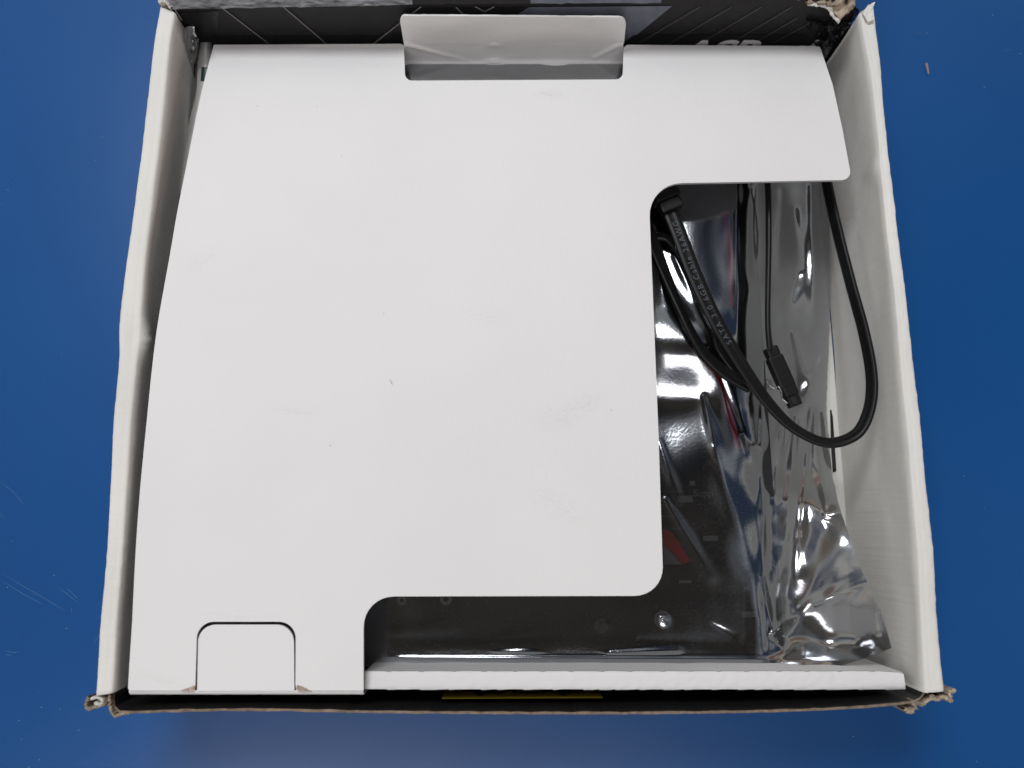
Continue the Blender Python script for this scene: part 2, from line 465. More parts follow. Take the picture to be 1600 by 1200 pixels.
# front wall: one thin black-lined board, bowed, kraft core on its top edge
def front_wall():
    top = smooth_path([(178.5, 1083), (178.7, 1096), (180.5, 1107), (188, 1112.5), (300, 1110), (420, 1109), (568, 1112), (800, 1114), (1000, 1114), (1200, 1111), (1340, 1105), (1424, 1097), (1438, 1091), (1444, 1083)], 120)
    V = []; Fc = []; mi = []
    for i, (a, b) in enumerate(top):
        w = .0002 * nz(a * .05, 2) + .00015 * nz(a * .4, 5)
        z = .0555 + .0006 * nz(a * .012, 1)
        p = P(a, b, z)
        th = .0008 + .0003 * nz(a * .03, 8)
        V += [(p[0], p[1] + th + .0006 + w, .002), (p[0], p[1] + th * .8 + w * 2, .035), (p[0], p[1] + th / 2 + w, z),   # inner
              (p[0], p[1] + th * .1 + w, z + .0003 + .0003 * nz(a * .6, 3)), (p[0], p[1] - th / 2 + w * .6, z), (p[0], p[1] - th, .03), (p[0], p[1] - th, .0)]
        if i:
            for j in range(6):
                q = ((i - 1) * 7 + j, i * 7 + j, i * 7 + j + 1, (i - 1) * 7 + j + 1)
                Fc.append(q); mi.append([0, 0, 1, 1, 2, 2][j])
    return link('front_wall', mesh('front_wall', V, Fc, mi), [M_black, M_kraft, M_liner], box)
fw = front_wall()
link('front_dark_strip', mesh('front_dark_strip', [(-.136, -.1375, .0024), (.136, -.1375, .0024), (.136, -.1205, .0030), (-.136, -.1205, .0030)], [(0, 1, 2, 3)]), M_black, box)  # added black strip over the floor gap, standing for the dark there

# back wall (printed black inside) standing behind the tray, and the lid hinged on its top edge
YB = P(800, 9, ZR)[1]
def back_proj(a, b, off=0.0): return PY(a, b, YB - off)
def back_top(a):   # pixel height of the fold line
    return float(np.interp(a, [262, 330, 580, 640, 900, 1255, 1350], [13, 11, 7, 5, 3, 2, 6]))
bw_out = [(a, back_top(a)) for a in np.linspace(264, 1335, 40)] + [(1290, 300), (330, 300)]
back = sheet('back_wall', bw_out, None, [M_blackmat, M_kraft, M_kraft], box, step=30, thick=.0015, proj=lambda a, b: back_proj(a, b), tdir=(0, 1, 0), smooth=False)
def wall_poly(name, pts, m, off, parent=None):
    V = [back_proj(a, b, off) for a, b in pts]
    return link(name, mesh(name, V, [tuple(range(len(V)))]), m, parent or back)
# black print fields and slate chevron; the two low black fields are painted shade
wall_poly('print_shade_field', [(270, 15), (338, 12), (337, 72), (337, 120), (300, 120)], M_black, .0003)
wall_poly('print_shade_field', [(636, 8), (826, 6), (785, 30), (735, 66), (600, 66), (625, 30)], M_black, .0003)
wall_poly('slate_field', [(826, 6), (1052, 4), (976, 66), (735, 66)], M_slate, .0003)
wall_poly('print_shade_field', [(338, 52), (600, 52), (600, 120), (338, 120)], M_black, .0005)  # shade low on the wall, painted as a black strip
wall_poly('print_shade_field', [(992, 50), (1262, 50), (1285, 120), (975, 120), (975, 62)], M_black, .0005)  # same painted shade, right of the notch
def print_line(p, q, w, m, off=.0007):
    a = back_proj(*p, off); b = back_proj(*q, off)
    a = np.array(a); b = np.array(b)
    return quadstrip('print_line', [a, b], w, m, back, up=(0, -1, 0))
for p, q in (((345, 8), (422, 67)), ((441, 6), (512, 67))): print_line(p, q, .00055, M_greyline)
print_line((657, 5), (577, 68), .0006, M_greyline)
print_line((712, 6), (732, 26), .0006, M_greyline); print_line((742, 5), (757, 13), .0006, M_greyline); print_line((757, 13), (772, 5), .0006, M_greyline)
for x0 in (1095, 1145, 1192, 1240, 1268, 1290):
    dx = 0 if x0 < 1250 else (x0 - 1240) * .6
    print_line((x0 - (0 if x0 < 1250 else 20), 6 if x0 < 1250 else 15 + dx * .5), (x0 - 108 + dx * .5, 70), .0004, M_greyline2)
# maker's word on the back wall, only the letter tops clear the tray
LS = 46 * .000275
o0 = back_proj(1066, 66, .0010)
text_on('maker_logo', 'ASRock', LS * 1.30, lambda x, y: (o0[0] + x * 1.16, YB - .0010, o0[2] - LS * .93 + .0012 + y), M_logo, box, shear=.22, bold=.0006)

# lid: leans up and back from the fold
def lid():
    V = []; Fc = []; mi = []
    xs = np.linspace(268, 1322, 110)
    for i, a in enumerate(xs):
        p = back_proj(a, back_top(a) - (0 if a < 1245 else 2))
        k = .0005 * nz(a * .05, 4) + .0004 * nz(a * .2, 6)
        V += [(p[0], p[1] - .0004, p[2] - .0002), (p[0], p[1] - .0012 + k, p[2] + .0008), (p[0], p[1] - .0002 + k, p[2] + .0022), (p[0], p[1] + .002, p[2] + .004), (p[0], p[1] + .03, p[2] + .014), (p[0], p[1] + .11, p[2] + .035),
              (p[0], p[1] + .111, p[2] + .033), (p[0], p[1] + .004, p[2] + .002)]
        if i:
            for j in range(7):
                Fc.append(((i - 1) * 8 + j, (i - 1) * 8 + j + 1, i * 8 + j + 1, i * 8 + j))
                mi.append((1 if a < 650 else (2 if 830 < a < 1040 else 0)) if j < 4 else (0 if j < 5 else 3))
    return link('lid', mesh('lid', V, Fc, mi), [M_blackmat, M_scuff, M_slate, M_liner], box)
lid()

# caution sticker low on the inside of the front wall
YF = P(800, 1112, .0555)[1] + .0016
sa = PY(690, 1091, YF + .0006); sb = PY(943, 1091, YF + .0006)
zt = sa[2]
V = [(sa[0], YF + .0004, zt), (sb[0], YF + .0004, zt), (sb[0], YF + .0008, zt - .022), (sa[0], YF + .0008, zt - .022)]
stk = link('caution_sticker', mesh('caution_sticker', V, [(0, 1, 2, 3)]), M_yellow, box, False, 'yellow caution sticker low inside the black front wall')
cxs = (sa[0] + sb[0]) / 2 + .004
ztt = PY(800, 1089, YF)[2]; zbb = PY(800, 1079, YF)[2]
text_on('sticker_lettering', 'CAUTION', .0066, lambda x, y: (cxs - x * 1.9, YF + .0011, zbb + y / .0048 * (ztt - zbb)), M_ink, stk, align='CENTER', bold=.00015)
for sx in (sa[0] + .013, sb[0] - .013):
    V = [(sx - .006, YF + .0011, zt - .0105), (sx + .006, YF + .0011, zt - .0105), (sx, YF + .0011, zt - .0008)]
    link('warning_triangle', mesh('warning_triangle', V, [(0, 1, 2)]), M_ink, stk)

# torn, crumpled corners
def ribbon(name, pts, z0, z1, thick, m, seed, amp=.0006):
    p = smooth_path(pts, 40); V = []; Fc = []
    W0 = [P(a, b, (z0 + z1) / 2) for a, b in p]
    for i, w in enumerate(W0):
        t = W0[min(i + 1, 39)] - W0[max(i - 1, 0)]; s = np.cross(t, (0, 0, 1)); s /= np.linalg.norm(s) + 1e-9
        th = thick * (1 + .5 * nz(i * .5, seed)); zt2 = z1 + amp * 1.5 * nz(i * .45, seed + 3)
        for j, (ss, z) in enumerate(((-.5, z0), (-.5, zt2 - .0004), (0, zt2), (.5, zt2 - .0005), (.5, z0))):
            V.append(w + s * th * ss + np.array([0, 0, z - w[2]]) + np.array([nz(i * .9, j * 2.1 + seed), nz(i * .9, j * 2.3 + seed + 5), 0]) * amp * (.8 if z > z0 else 1.6))
        if i:
            for j in range(4): Fc.append(((i - 1) * 5 + j, i * 5 + j, i * 5 + j + 1, (i - 1) * 5 + j + 1))
    return link(name, mesh(name, V, Fc), m, box)
ribbon('torn_corner', [(177, 1078), (178, 1092), (180, 1106), (186, 1116), (196, 1112), (210, 1110)], .049, .056, .0009, M_kraft_pale, 1)
ribbon('torn_corner', [(151, 1084), (146, 1092), (148, 1103), (158, 1100), (168, 1098), (177, 1093)], .046, .056, .0010, M_kraft_pale, 2)
ribbon('torn_corner', [(152, 1088), (160, 1086), (170, 1090), (166, 1096), (158, 1094)], .048, .057, .0008, M_liner, 7)
ribbon('torn_corner', [(1402, 1102), (1412, 1108), (1420, 1100), (1416, 1092), (1430, 1096), (1440, 1088), (1448, 1082)], .046, .056, .0011, M_kraft_pale, 3)
ribbon('torn_corner', [(1440, 1084), (1452, 1088), (1462, 1084), (1474, 1090), (1472, 1078), (1480, 1074)], .046, .0565, .0011, M_kraft_pale, 4)
ribbon('torn_corner', [(258, 12), (275, 9), (300, 12), (330, 8), (356, 8)], .052, .058, .0016, M_kraft_pale, 5, .0005)
ribbon('torn_corner', [(254, 14), (262, 11), (270, 16), (275, 22)], .050, .0585, .0012, M_liner, 6, .0006)
def crz(amp, f, seed, base, tilt=0):
    def g(a, b):
        r = 1 - abs(fbm(a * f, b * f * .8, seed, 3)) * 2.2
        return base + amp * r + tilt * (b - 20)
    return g
sheet('torn_board', [(1243, -3), (1262, 4), (1282, 6), (1290, 4), (1300, 14), (1306, 22), (1312, 30), (1322, 22), (1334, 12), (1338, 3), (1328, -8), (1240, -12)], crz(.004, .030, 3, .0575), [M_kraft_pale, M_kraft], box, step=2.2, thick=.001, smooth=False, wob=3)
sheet('torn_board', [(1262, 3), (1281, 4), (1291, 2), (1301, 12), (1308, 24), (1313, 32), (1311, 36), (1300, 24), (1294, 13), (1284, 9), (1262, 7)], crz(.002, .04, 5, .0578), [M_liner, M_liner], box, step=2.2, thick=.0006, smooth=False, wob=2)
sheet('crumpled_corner', [(1252, 6), (1262, 5), (1288, 8), (1302, 22), (1314, 34), (1336, 10), (1344, 18), (1332, 34), (1310, 62), (1288, 92), (1278, 80), (1266, 46)], crz(.006, .035, 9, .047, -.0002), [M_black, M_black], box, step=2.6, thick=.0006, smooth=False, wob=2)
sheet('torn_flake', [(1348, 20), (1356, 8), (1368, 3), (1364, 12), (1366, 30), (1356, 34)], crz(.0008, .06, 2, .0578), [M_liner, M_liner], box, step=3, thick=.0006, smooth=False, wob=1)

# ---------------------------------------------------------------- white inner tray
tray = thing('cardboard_tray', 'white cardboard insert with stepped cut-out and upright handle flap covering most of the open box', 'insert', (0, 0, .003))
YK = [-.135, -.123, -.06, 0, .04, .08, .105, .114, .122]
ZK = [.0545, .0545, .0560, .0555, .0530, .0490, .0450, .0425, .0385]
YS = np.linspace(-.135, .122, 200)
ZS = smooth_path(list(zip(YK, ZK)), 200)[:, 1]
def zpanel(Y): return float(np.interp(Y, YS, ZS))
def zp(px, py, _c={}):
    z = .05
    for _ in range(7): z = zpanel(P(px, py, z)[1])
    return z
left = smooth_path([(204, 1075), (207, 960), (216, 800), (230, 650), (244, 522), (266, 395), (278, 325), (296, 235), (311, 160), (322, 115), (333, 74)], 30)
outline = [tuple(p) for p in left]
outline = [(200, 1076)] + [(202, 1040)] + [tuple(p) for p in left[3:]]
rest = fillet([(333, 70), (631, 68.5), (633, 126), (973, 124), (974.5, 70), (1281, 72), (1301, 132), (1316, 200), (1331, 281), (1013, 287), (1021, 480), (1029, 680), (1037, 931), (568, 932), (568, 1079), (463, 1079)],
              [3, 6, 11, 11, 8, 4, 0, 0, 16, 52, 0, 0, 46, 48, 0, 0], 8)
slot = [(461.5, 1068)] + fillet([(462, 1000), (462, 971.5), (308, 971.5), (305, 1072)], [0, 26, 26, 0], 8) + [(304, 1079)]
outline += rest + slot + [(203, 1079)]
sheet('top_panel', outline, lambda a, b: zp(a, b), [M_tray, M_tray_edge], tray, step=13, thick=.0013)
# locking tab cut in the panel
tab = fillet([(308, 1079.5), (310, 976), (459, 976), (460, 1079.5)], [0, 27, 27, 0], 8)
sheet('locking_tab', tab, lambda a, b: zp(a, b) - .0004 - .0003 * math.sin((b - 975) / 100 * 3.1), [M_tray, M_tray_edge], tray, step=12, thick=.0013)
# front fold below tongue: a rounded fold line catching the light
foldp = []
V = []; Fc = []
xs = np.linspace(201, 567.5, 60)
for i, a in enumerate(xs):
    c = P(a, 1078.5, .0540)
    for j in range(5):
        an = math.radians(90 - j * 22.5)
        V.append((c[0], c[1] - .0017 * math.cos(an) + .00008 * nz(a * .2, j), .0540 - .0017 + .0017 * math.sin(an) - .0002))
    V.append((c[0], c[1] - .0017, .012))
    if i:
        for j in range(5): Fc.append(((i - 1) * 6 + j, (i - 1) * 6 + j + 1, i * 6 + j + 1, i * 6 + j))
link('front_skirt', mesh('front_skirt', V, Fc), M_tray, tray, True)
for cx_ in ((296, 1074), (472, 1074)):   # little kraft tears at the feet of the tab slot
    sg = 1 if cx_[0] < 400 else -1
    sheet('fold_tear', [(cx_[0] - 14 * sg, 1080), (cx_[0] + 2 * sg, 1073), (cx_[0] + 8 * sg, 1071.5), (cx_[0] + 9 * sg, 1077), (cx_[0] + 4 * sg, 1080.5)], lambda a, b: .0548 + .0006 * nz(a * .3, b * .3), [M_kraft_pale, M_kraft], tray, step=2.5, thick=.0005, smooth=False)

# front ledge: rolled front edge of the tray, seen right of the tongue
ZL = .0500
lo = [(569.5, 1048.5)]
random.seed(5)
x = 575
while x < 1395:
    lo.append((x, 1048.5 + random.uniform(-.3, .5))); w_ = random.uniform(20, 30); x += w_
    lo.append((x, 1048.8)); lo.append((x + 1.5, 1049.6)); lo.append((x + 8, 1049.7)); lo.append((x + 9, 1048.7)); x += 22
    if x > 1380: break
lo += [(1405, 1051), (1412, 1053), (1414.5, 1070), (1415, 1077)]
x = 1400
while x > 590:
    lo.append((x, 1077.5 + random.uniform(-.6, .6))); lo.append((x - 14, 1078)); lo.append((x - 17, 1077.0)); x -= random.uniform(24, 52)
lo.append((569.5, 1076.5))
ledge = sheet('front_ledge', lo, lambda a, b: ZL - .0006 * max(0, (abs(b - 1063) - 10) / 5) ** 2 + .00022 * nz(a * .1, b * .1), [M_tray, M_tray_edge], tray, step=5, thick=.0012)
p0 = P(569.5, 1050, ZL - .001); p1 = P(1412, 1051, ZL - .001); q0 = P(569.5, 1076, ZL - .001); q1 = P(1413, 1076, ZL - .001)
for (A, B) in ((p0, p1), (q1, q0)):
    n_ = 40; V = []; Fc = []
    for i in range(n_):
        c = A + (B - A) * i / (n_ - 1)
        V += [(c[0], c[1], ZL - .0009), (c[0], c[1] + .0004 * nz(i * .4, 1), .03), (c[0], c[1], .003)]
        if i:
            for j in range(2): Fc.append(((i - 1) * 3 + j, (i - 1) * 3 + j + 1, i * 3 + j + 1, i * 3 + j))
    link('ledge_wall', mesh('ledge_wall', V, Fc), M_tray, tray, True)

# back of the tray: upright panel seen through the notch, and the handle flap standing above the fold
zh = zp(800, 70); YH = P(800, 70, zh)[1] - .0006
def bproj(a, b):
    p = PY(a, b, YH)
    return p
def handle():
    V = []; Fc = []
    top = fillet([(624, 24.5), (979, 27), (975, 68), (631, 68)], [10, 12, 0, 0], 8)
    def pr(a, b):
        t = max(0, (68 - b) / 43)
        off = .0008 * nz(a * .01, b * .04) + .0012 * t
        return PY(a, b, YH + off)
    return sheet('handle_flap', top, None, [M_tray, M_tray, M_tray], tray, step=7, thick=.0007, proj=pr, tdir=(0, 1, 0), wob=.6)
handle()
def backpanel():
    # from the fold down to the floor; creased about 8 mm below the fold, then turning towards the viewer
    V = []; Fc = []
    xs = np.linspace(631, 974, 90)
    ys = list(np.linspace(66, 97, 14)) + list(np.linspace(99, 135, 14))
    rows = len(ys) + 1
    for i, a in enumerate(xs):
        for b in ys:
            cl = 95 + 1.5 * math.sin(a * .02)
            d = .0
            if a < 745: # diagonal creases left
                d += .0012 * math.exp(-((b - (70 + (a - 632) * .26)) / 2.2) ** 2) * (1 - (a - 632) / 130 if a > 632 else 1)
            if a > 925:
                d += .0010 * math.exp(-((b - (95 - (a - 920) * .5)) / 2.2) ** 2)
            d += .0014 * math.exp(-(((a - 772) / 14) ** 2 + ((b - 97) / 4) ** 2))
            d += .0007 * math.exp(-(((a - 772) / 12) ** 2 + ((b - 71) / 4) ** 2))
            fold = 0 if b < cl else (b - cl) * .00022
            V.append(PY(a, b, YH - .0004 * (b - 66) / 30 - fold - d + .0003 * nz(a * .02, b * .05)))
        l = V[-1]; V.append((l[0], l[1], .004))
        if i:
            for j in range(rows - 1): Fc.append(((i - 1) * rows + j, (i - 1) * rows + j + 1, i * rows + j + 1, i * rows + j))
    return link('back_panel', mesh('back_panel', V, Fc), M_tray, tray, True)
backpanel()
for (a0, a1) in ((334, 628), (978, 1280)):
    V = []; Fc = []
    for i, a in enumerate(np.linspace(a0, a1, 30)):
        z = zp(a, 70); c = P(a, 70.3, z)
        V += [(c[0], c[1] + .0001, z - .0010), (c[0], c[1] + .0006, z - .004), (c[0], c[1] + .0003, .004)]
        if i:
            for j in range(2): Fc.append(((i - 1) * 3 + j, (i - 1) * 3 + j + 1, i * 3 + j + 1, i * 3 + j))
    link('back_skirt', mesh('back_skirt', V, Fc), M_tray, tray, True)

# ---------------------------------------------------------------- motherboard inside the bag
board = thing('circuit_board', 'black motherboard with screw holes and red streaks seen dimly inside the antistatic bag', 'motherboard', (.02, 0, .02))
ZB = .0245
bp_ = [P(a, b, ZB) for a, b in ((300, 300), (1186, 300), (1217, 1024), (260, 1024))]
obx0, obx1 = -.12, (bp_[1][0] + bp_[2][0]) / 2; oby0, oby1 = bp_[2][1], .115
obox('board', ((obx0 + obx1) / 2, (oby0 + oby1) / 2, ZB - .001), (1, 0, 0), (0, 1, 0), (0, 0, 1), obx1 - obx0, oby1 - oby0, .0016, M_pcb, board, .0003)
def disc(name, px, py, r, z, m, parent, inner=0.0, h=.0006, n=24):
    c = P(px, py, z); V = []; Fc = []
    for j in range(n):
        an = j * 2 * math.pi / n; cs, sn = math.cos(an), math.sin(an)
        V += [(c[0] + r * cs, c[1] + r * sn, z), (c[0] + r * cs, c[1] + r * sn, z + h), (c[0] + inner * cs, c[1] + inner * sn, z + h), (c[0] + inner * cs, c[1] + inner * sn, z)]
        for k in range(3): Fc.append((j * 4 + k, ((j + 1) % n) * 4 + k, ((j + 1) % n) * 4 + k + 1, j * 4 + k + 1))
    return link(name, mesh(name, V, Fc), m, parent)
for (a, b, r) in ((1035, 968, .0032), (697, 936, .0022), (628, 938, .0018)):
    h = disc('screw_hole', a, b, r, ZB, M_tin, board, inner=r * .45)
disc('screw_post', 1035, 968, .0019, ZB, M_tin, board, inner=0, h=.0016)
e = disc('audio_emblem', 939, 978, .0026, ZB, M_silk, board, inner=0, h=.0003)
c = P(939, 978, ZB)
for k in (-1, 0, 1):
    obox('emblem_bar', (c[0] + k * .0013, c[1] - .0002, ZB + .0005), (1, 0, 0), (0, 1, 0), (0, 0, 1), .0005, .0026, .0003, M_pcb, e, 0)
for k, y in enumerate((768, 790, 806, 826, 850)):
    c = P(1042, y, ZB + .003)
    obox('expansion_slot', (c[0] - .01, c[1], ZB + .002), (1, 0, 0), (0, 1, 0), (0, 0, 1), .032, .0009, .004, M_slot, board, .0002)
sheet('red_streak', [(1036, 826), (1050, 832), (1066, 856), (1078, 876), (1068, 882), (1050, 862), (1036, 850)], lambda a, b: ZB + .0042, [M_red, M_red], board, step=10, thick=.0025)  # flat red streaks placed on the board, below the film
sheet('silver_trim', [(1037, 850), (1066, 882), (1037, 882)], lambda a, b: ZB + .0038, [M_silk, M_silk], board, step=12, thick=.002)
sheet('red_streak', [(1128, 330), (1138, 330), (1146, 400), (1146, 480), (1141, 480), (1136, 400)], lambda a, b: ZB + .003, [M_red, M_red], board, step=10, thick=.002)
sheet('red_streak', [(1080, 535), (1095, 545), (1112, 565), (1120, 590), (1112, 585), (1095, 560)], lambda a, b: ZB + .003, [M_red, M_red], board, step=8, thick=.002)
sheet('red_streak', [(1112, 575), (1124, 582), (1136, 604), (1146, 650), (1158, 700), (1150, 700), (1136, 650), (1128, 610)], lambda a, b: ZB + .003, [M_red, M_red], board, step=8, thick=.002)
random.seed(11)
for k in range(16):
    a = random.uniform(1060, 1170); b = random.uniform(690, 960)
    c = P(a, b, ZB); obox('chip', (c[0], c[1], ZB + .0006), (1, 0, 0), (0, 1, 0), (0, 0, 1), random.uniform(.002, .006), random.uniform(.001, .003), .0008, M_chip if k % 3 else M_silk, board, .0001)
for k in range(10):
    a = random.uniform(640, 1180); b = random.uniform(945, 990)
    c = P(a, b, ZB); obox('chip', (c[0], c[1], ZB + .0005), (1, 0, 0), (0, 1, 0), (0, 0, 1), random.uniform(.0015, .005), random.uniform(.0008, .002), .0008, M_chip, board, .0001)

# printed words and solder points on the board
o1 = P(1083, 776, ZB + .0003)
text_on('board_lettering', 'Supp', .0040, lambda x, y: (o1[0] + x, o1[1] + y, ZB + .0004), M_silk, board)
random.seed(21)
dv = []; df = []
for k in range(520):
    if k < 300: a = random.gauss(1100 + (k % 7) * 11, 7); b = random.uniform(700, 930)
    else: a = random.uniform(600, 1190); b = random.uniform(938, 1010)
    c = P(a, b, ZB); w1 = random.uniform(.00025, .0007); w2 = random.choice((.00025, .0004, .0014)) if k % 5 == 0 else w1
    n0 = len(dv); dv += [(c[0] + sx * w2, c[1] + sy * w1 * .6, ZB + .0003) for sx, sy in ((-1, -1), (1, -1), (1, 1), (-1, 1))]; df.append((n0, n0 + 1, n0 + 2, n0 + 3))
so = link('solder_points', mesh('solder_points', dv, df), mat('solder', (0.22, 0.22, 0.23), .3, metal=.5), board); so['kind'] = 'stuff'
# ---------------------------------------------------------------- antistatic bag
bag = thing('antistatic_bag', 'shiny grey antistatic bag, creased and translucent, lying under the white insert', 'bag', (.03, 0, .01))
ctrl = [ # (px, py, z) heights of the film
    (260, 150, .028), (260, 500, .028), (260, 900, .028), (260, 1020, .028), (600, 150, .029), (600, 500, .030), (600, 900, .030), (600, 1005, .0306), (600, 965, .0304), (850, 965, .0304), (1040, 968, .0306), (1190, 968, .0304), (720, 920, .0302), (950, 920, .0302),
    (850, 150, .029), (850, 500, .030), (850, 900, .030), (850, 1005, .0306),
    (1020, 290, .030), (1100, 290, .032), (1150, 290, .032), (1010, 450, .030), (1090, 470, .0335), (1045, 495, .0350), (1018, 535, .0350), (1018, 625, .0270), (1088, 545, .0380), (1088, 625, .0295), (1120, 640, .031), (1150, 640, .030), (1020, 700, .0285), (1090, 700, .0305), (1160, 700, .030),
    (1020, 830, .0305), (1100, 830, .0305), (1160, 830, .0303), (1040, 930, .0305), (1110, 940, .0305), (1180, 940, .0302), (1040, 1005, .0308), (1190, 1005, .0306),
    (1185, 300, .028), (1190, 450, .027), (1192, 600, .0265), (1190, 700, .027), (1196, 800, .027), (1206, 900, .0275), (1222, 1015, .027),
    (1206, 300, .0175), (1206, 450, .0175), (1208, 600, .0175), (1210, 720, .019), (1225, 300, .0145), (1225, 450, .0150), (1228, 600, .0150), (1228, 740, .0175), (1230, 850, .022), (1232, 940, .022), (1245, 1020, .030),
    (1260, 300, .0130), (1260, 450, .0135), (1262, 600, .0130), (1262, 720, .0155), (1272, 800, .025), (1280, 870, .026), (1290, 940, .028), (1295, 1010, .027),
    (1295, 300, .0105), (1297, 450, .0105), (1293, 600, .0105), (1298, 730, .013), (1312, 800, .028), (1335, 870, .033), (1352, 940, .037), (1345, 1010, .033),
    (1350, 890, .037), (1378, 960, .041), (1393, 1010, .043), (1345, 1036, .0395), (1250, 1040, .0345), (600, 1040, .0305), (850, 1040, .0305), (1150, 1040, .0305), (1000, 1040, .0305), (720, 1040, .0305), (720, 1022, .0318), (950, 1022, .0318), (1150, 1022, .0318), (600, 1022, .0318), (1250, 150, .018), (1100, 150, .029)]
C_ = np.array(ctrl, float)
def phi(r): return np.where(r > 0, r * r * np.log(r + 1e-9), 0)
nC = len(C_)
XY = C_[:, :2] / 400
D_ = np.linalg.norm(XY[:, None] - XY[None], axis=2)
A_ = np.zeros((nC + 3, nC + 3)); A_[:nC, :nC] = phi(D_) + np.eye(nC) * .0015
A_[:nC, nC] = 1; A_[:nC, nC + 1:] = XY; A_[nC:, :nC] = A_[:nC, nC:].T
w_ = np.linalg.solve(A_, np.r_[C_[:, 2], 0, 0, 0])
def film_base(gx, gy):
    q = np.stack([gx.ravel(), gy.ravel()], 1) / 400
    out = np.zeros(len(q))
    for s in range(0, len(q), 5000):
        qq = q[s:s + 5000]
        out[s:s + 5000] = phi(np.linalg.norm(qq[:, None] - XY[None], axis=2)) @ w_[:nC] + w_[nC] + qq @ w_[nC + 1:]
    return out.reshape(gx.shape)
# creases: x0,y0,x1,y1, height mm, width px
creases = [
    (1212, 988, 1294, 806, 3.6, 15), (1212, 988, 1335, 858, 1.5, 9), (1212, 988, 1345, 882, 1.6, 8), (1212, 988, 1262, 815, -1.8, 13),
    (1210, 988, 1232, 815, 2.0, 11), (1212, 992, 1330, 1012, -1.6, 12), (1228, 1032, 1350, 1030, 2.2, 9), (1208, 990, 1230, 1032, 1.6, 6), (1274, 945, 1355, 908, 1.3, 7),
    (1290, 806, 1332, 790, 1.6, 9), (1290, 804, 1262, 778, 1.5, 8), (1290, 800, 1278, 680, 1.3, 9), (1292, 812, 1330, 850, -1.3, 10), (1290, 800, 1246, 700, -1.0, 11), (1372, 960, 1384, 1010, -1.2, 8),
    (1285, 560, 1250, 640, 1.6, 8), (1240, 520, 1262, 600, 1.8, 9), (1225, 640, 1212, 780, 1.4, 6), (1245, 650, 1225, 860, 1.5, 7), (1268, 640, 1250, 800, -1.2, 8), (1262, 690, 1248, 900, 1.0, 5),
    (1222, 300, 1212, 520, 1.6, 9), (1240, 330, 1246, 430, -2.0, 12), (1246, 430, 1215, 520, -1.6, 10), (1268, 290, 1274, 520, 1.5, 8),
    (1150, 285, 1152, 520, 1.6, 5), (1175, 290, 1180, 560, -1.5, 9), (1020, 380, 1040, 470, 1.8, 8), (1055, 400, 1125, 545, 2.2, 11), (1090, 540, 1180, 605, 2.4, 8), (1125, 545, 1120, 520, 1.2, 6),
    (1100, 620, 1122, 715, 1.8, 8), (1115, 700, 1170, 870, .9, 10), (1125, 585, 1165, 700, -1.2, 6), (1160, 680, 1190, 745, 1.5, 6), (1030, 690, 1060, 780, .9, 7), (1040, 780, 1110, 900, .9, 8),
    (1113, 975, 1145, 992, -.5, 4), (1034, 967, 1037, 969, 2.4, 5), (938, 977, 941, 978, .5, 8),
    (1190, 560, 1192, 900, 1.2, 4), (1192, 900, 1212, 1028, 1.0, 4),
    (615, 1027, 1215, 1031, 1.6, 3), (780, 1018, 840, 1018, 1.1, 3), (950, 1020, 1060, 1016, 1.3, 4), (590, 990, 760, 975, .35, 14), (760, 1000, 900, 985, .4, 14), (1000, 1000, 1180, 1004, -.4, 10),
]
def film_z(gx, gy):
    z = film_base(gx, gy)
    sst = lambda t: np.clip(t, 0, 1) ** 2 * (3 - 2 * np.clip(t, 0, 1))
    mk = sst((gy - 880) / 50) * sst((1200 - gx) / 35)      # lies flat on the board along the front
    z = z * (1 - mk) + (.0304 + .0002 * np.sin(gx * .011)) * mk
    for (x0, y0, x1, y1, h, w) in creases:
        if x0 > 1200 and y0 < 900 and x0 < 1289: h = h * 1.9; w = w * 1.2
        dx, dy = x1 - x0, y1 - y0; L2 = dx * dx + dy * dy
        t = ((gx - x0) * dx + (gy - y0) * dy) / L2
        tc = np.clip(t, 0, 1)
        d = np.hypot(gx - x0 - tc * dx, gy - y0 - tc * dy)
        if x0 < 1217 and x0 > 1205 and y0 > 980: w = w * 1.35
        ww = w * (.35 + .65 * tc)
        ww = ww * 1.5
        prof = np.exp(-(d / ww) ** 1.8)
        z = z + h * .00046 * prof * (.45 + .55 * np.sin(np.pi * np.clip(tc * .8 + .15, 0, 1)))
    return z
def right_edge(py): return float(np.interp(py, [100, 290, 500, 640, 740, 790, 850, 900, 960, 1012, 1024, 1045], [1270, 1295, 1297, 1291, 1300, 1311, 1331, 1350, 1379, 1393, 1366, 1300]))
cols = np.r_[np.linspace(0, .62, 60), np.linspace(.62, 1, 200)[1:]]
rowsy = np.r_[np.linspace(100, 280, 20), np.linspace(282, 1042, 330)]
GX = np.zeros((len(rowsy), len(cols))); GY = np.zeros_like(GX)
for i, y in enumerate(rowsy):
    r = right_edge(y) + 1.2 * nz(y * .09, 3)
    GX[i] = 250 + (r - 250) * cols; GY[i] = y
GZ = film_z(GX, GY)
nois = np.array([[nz(a * .010, b * .010, 4) * .00028 + nz(a * .030, b * .009, 8) * .00034 * (1.4 if a > 1195 else .25) + nz(a * .10, b * .03, 2) * (.000015 if a > 1195 else .000008) if a > 560 else 0 for a, b in zip(ra, rb)] for ra, rb in zip(GX, GY)])
GZ = GZ + nois
# film hangs over the front edge of the board
GZ = np.clip(GZ, .006, .048)
V = []; Fc = []
nr, nc = GX.shape
for i in range(nr):
    for j in range(nc): V.append(P(GX[i, j], GY[i, j], GZ[i, j]))
for i in range(nr - 1):
    for j in range(nc - 1):
        k = i * nc + j
        Fc.append((k, k + nc, k + nc + 1, k + 1))
link('film', mesh('film', V, Fc), M_film, bag, True)

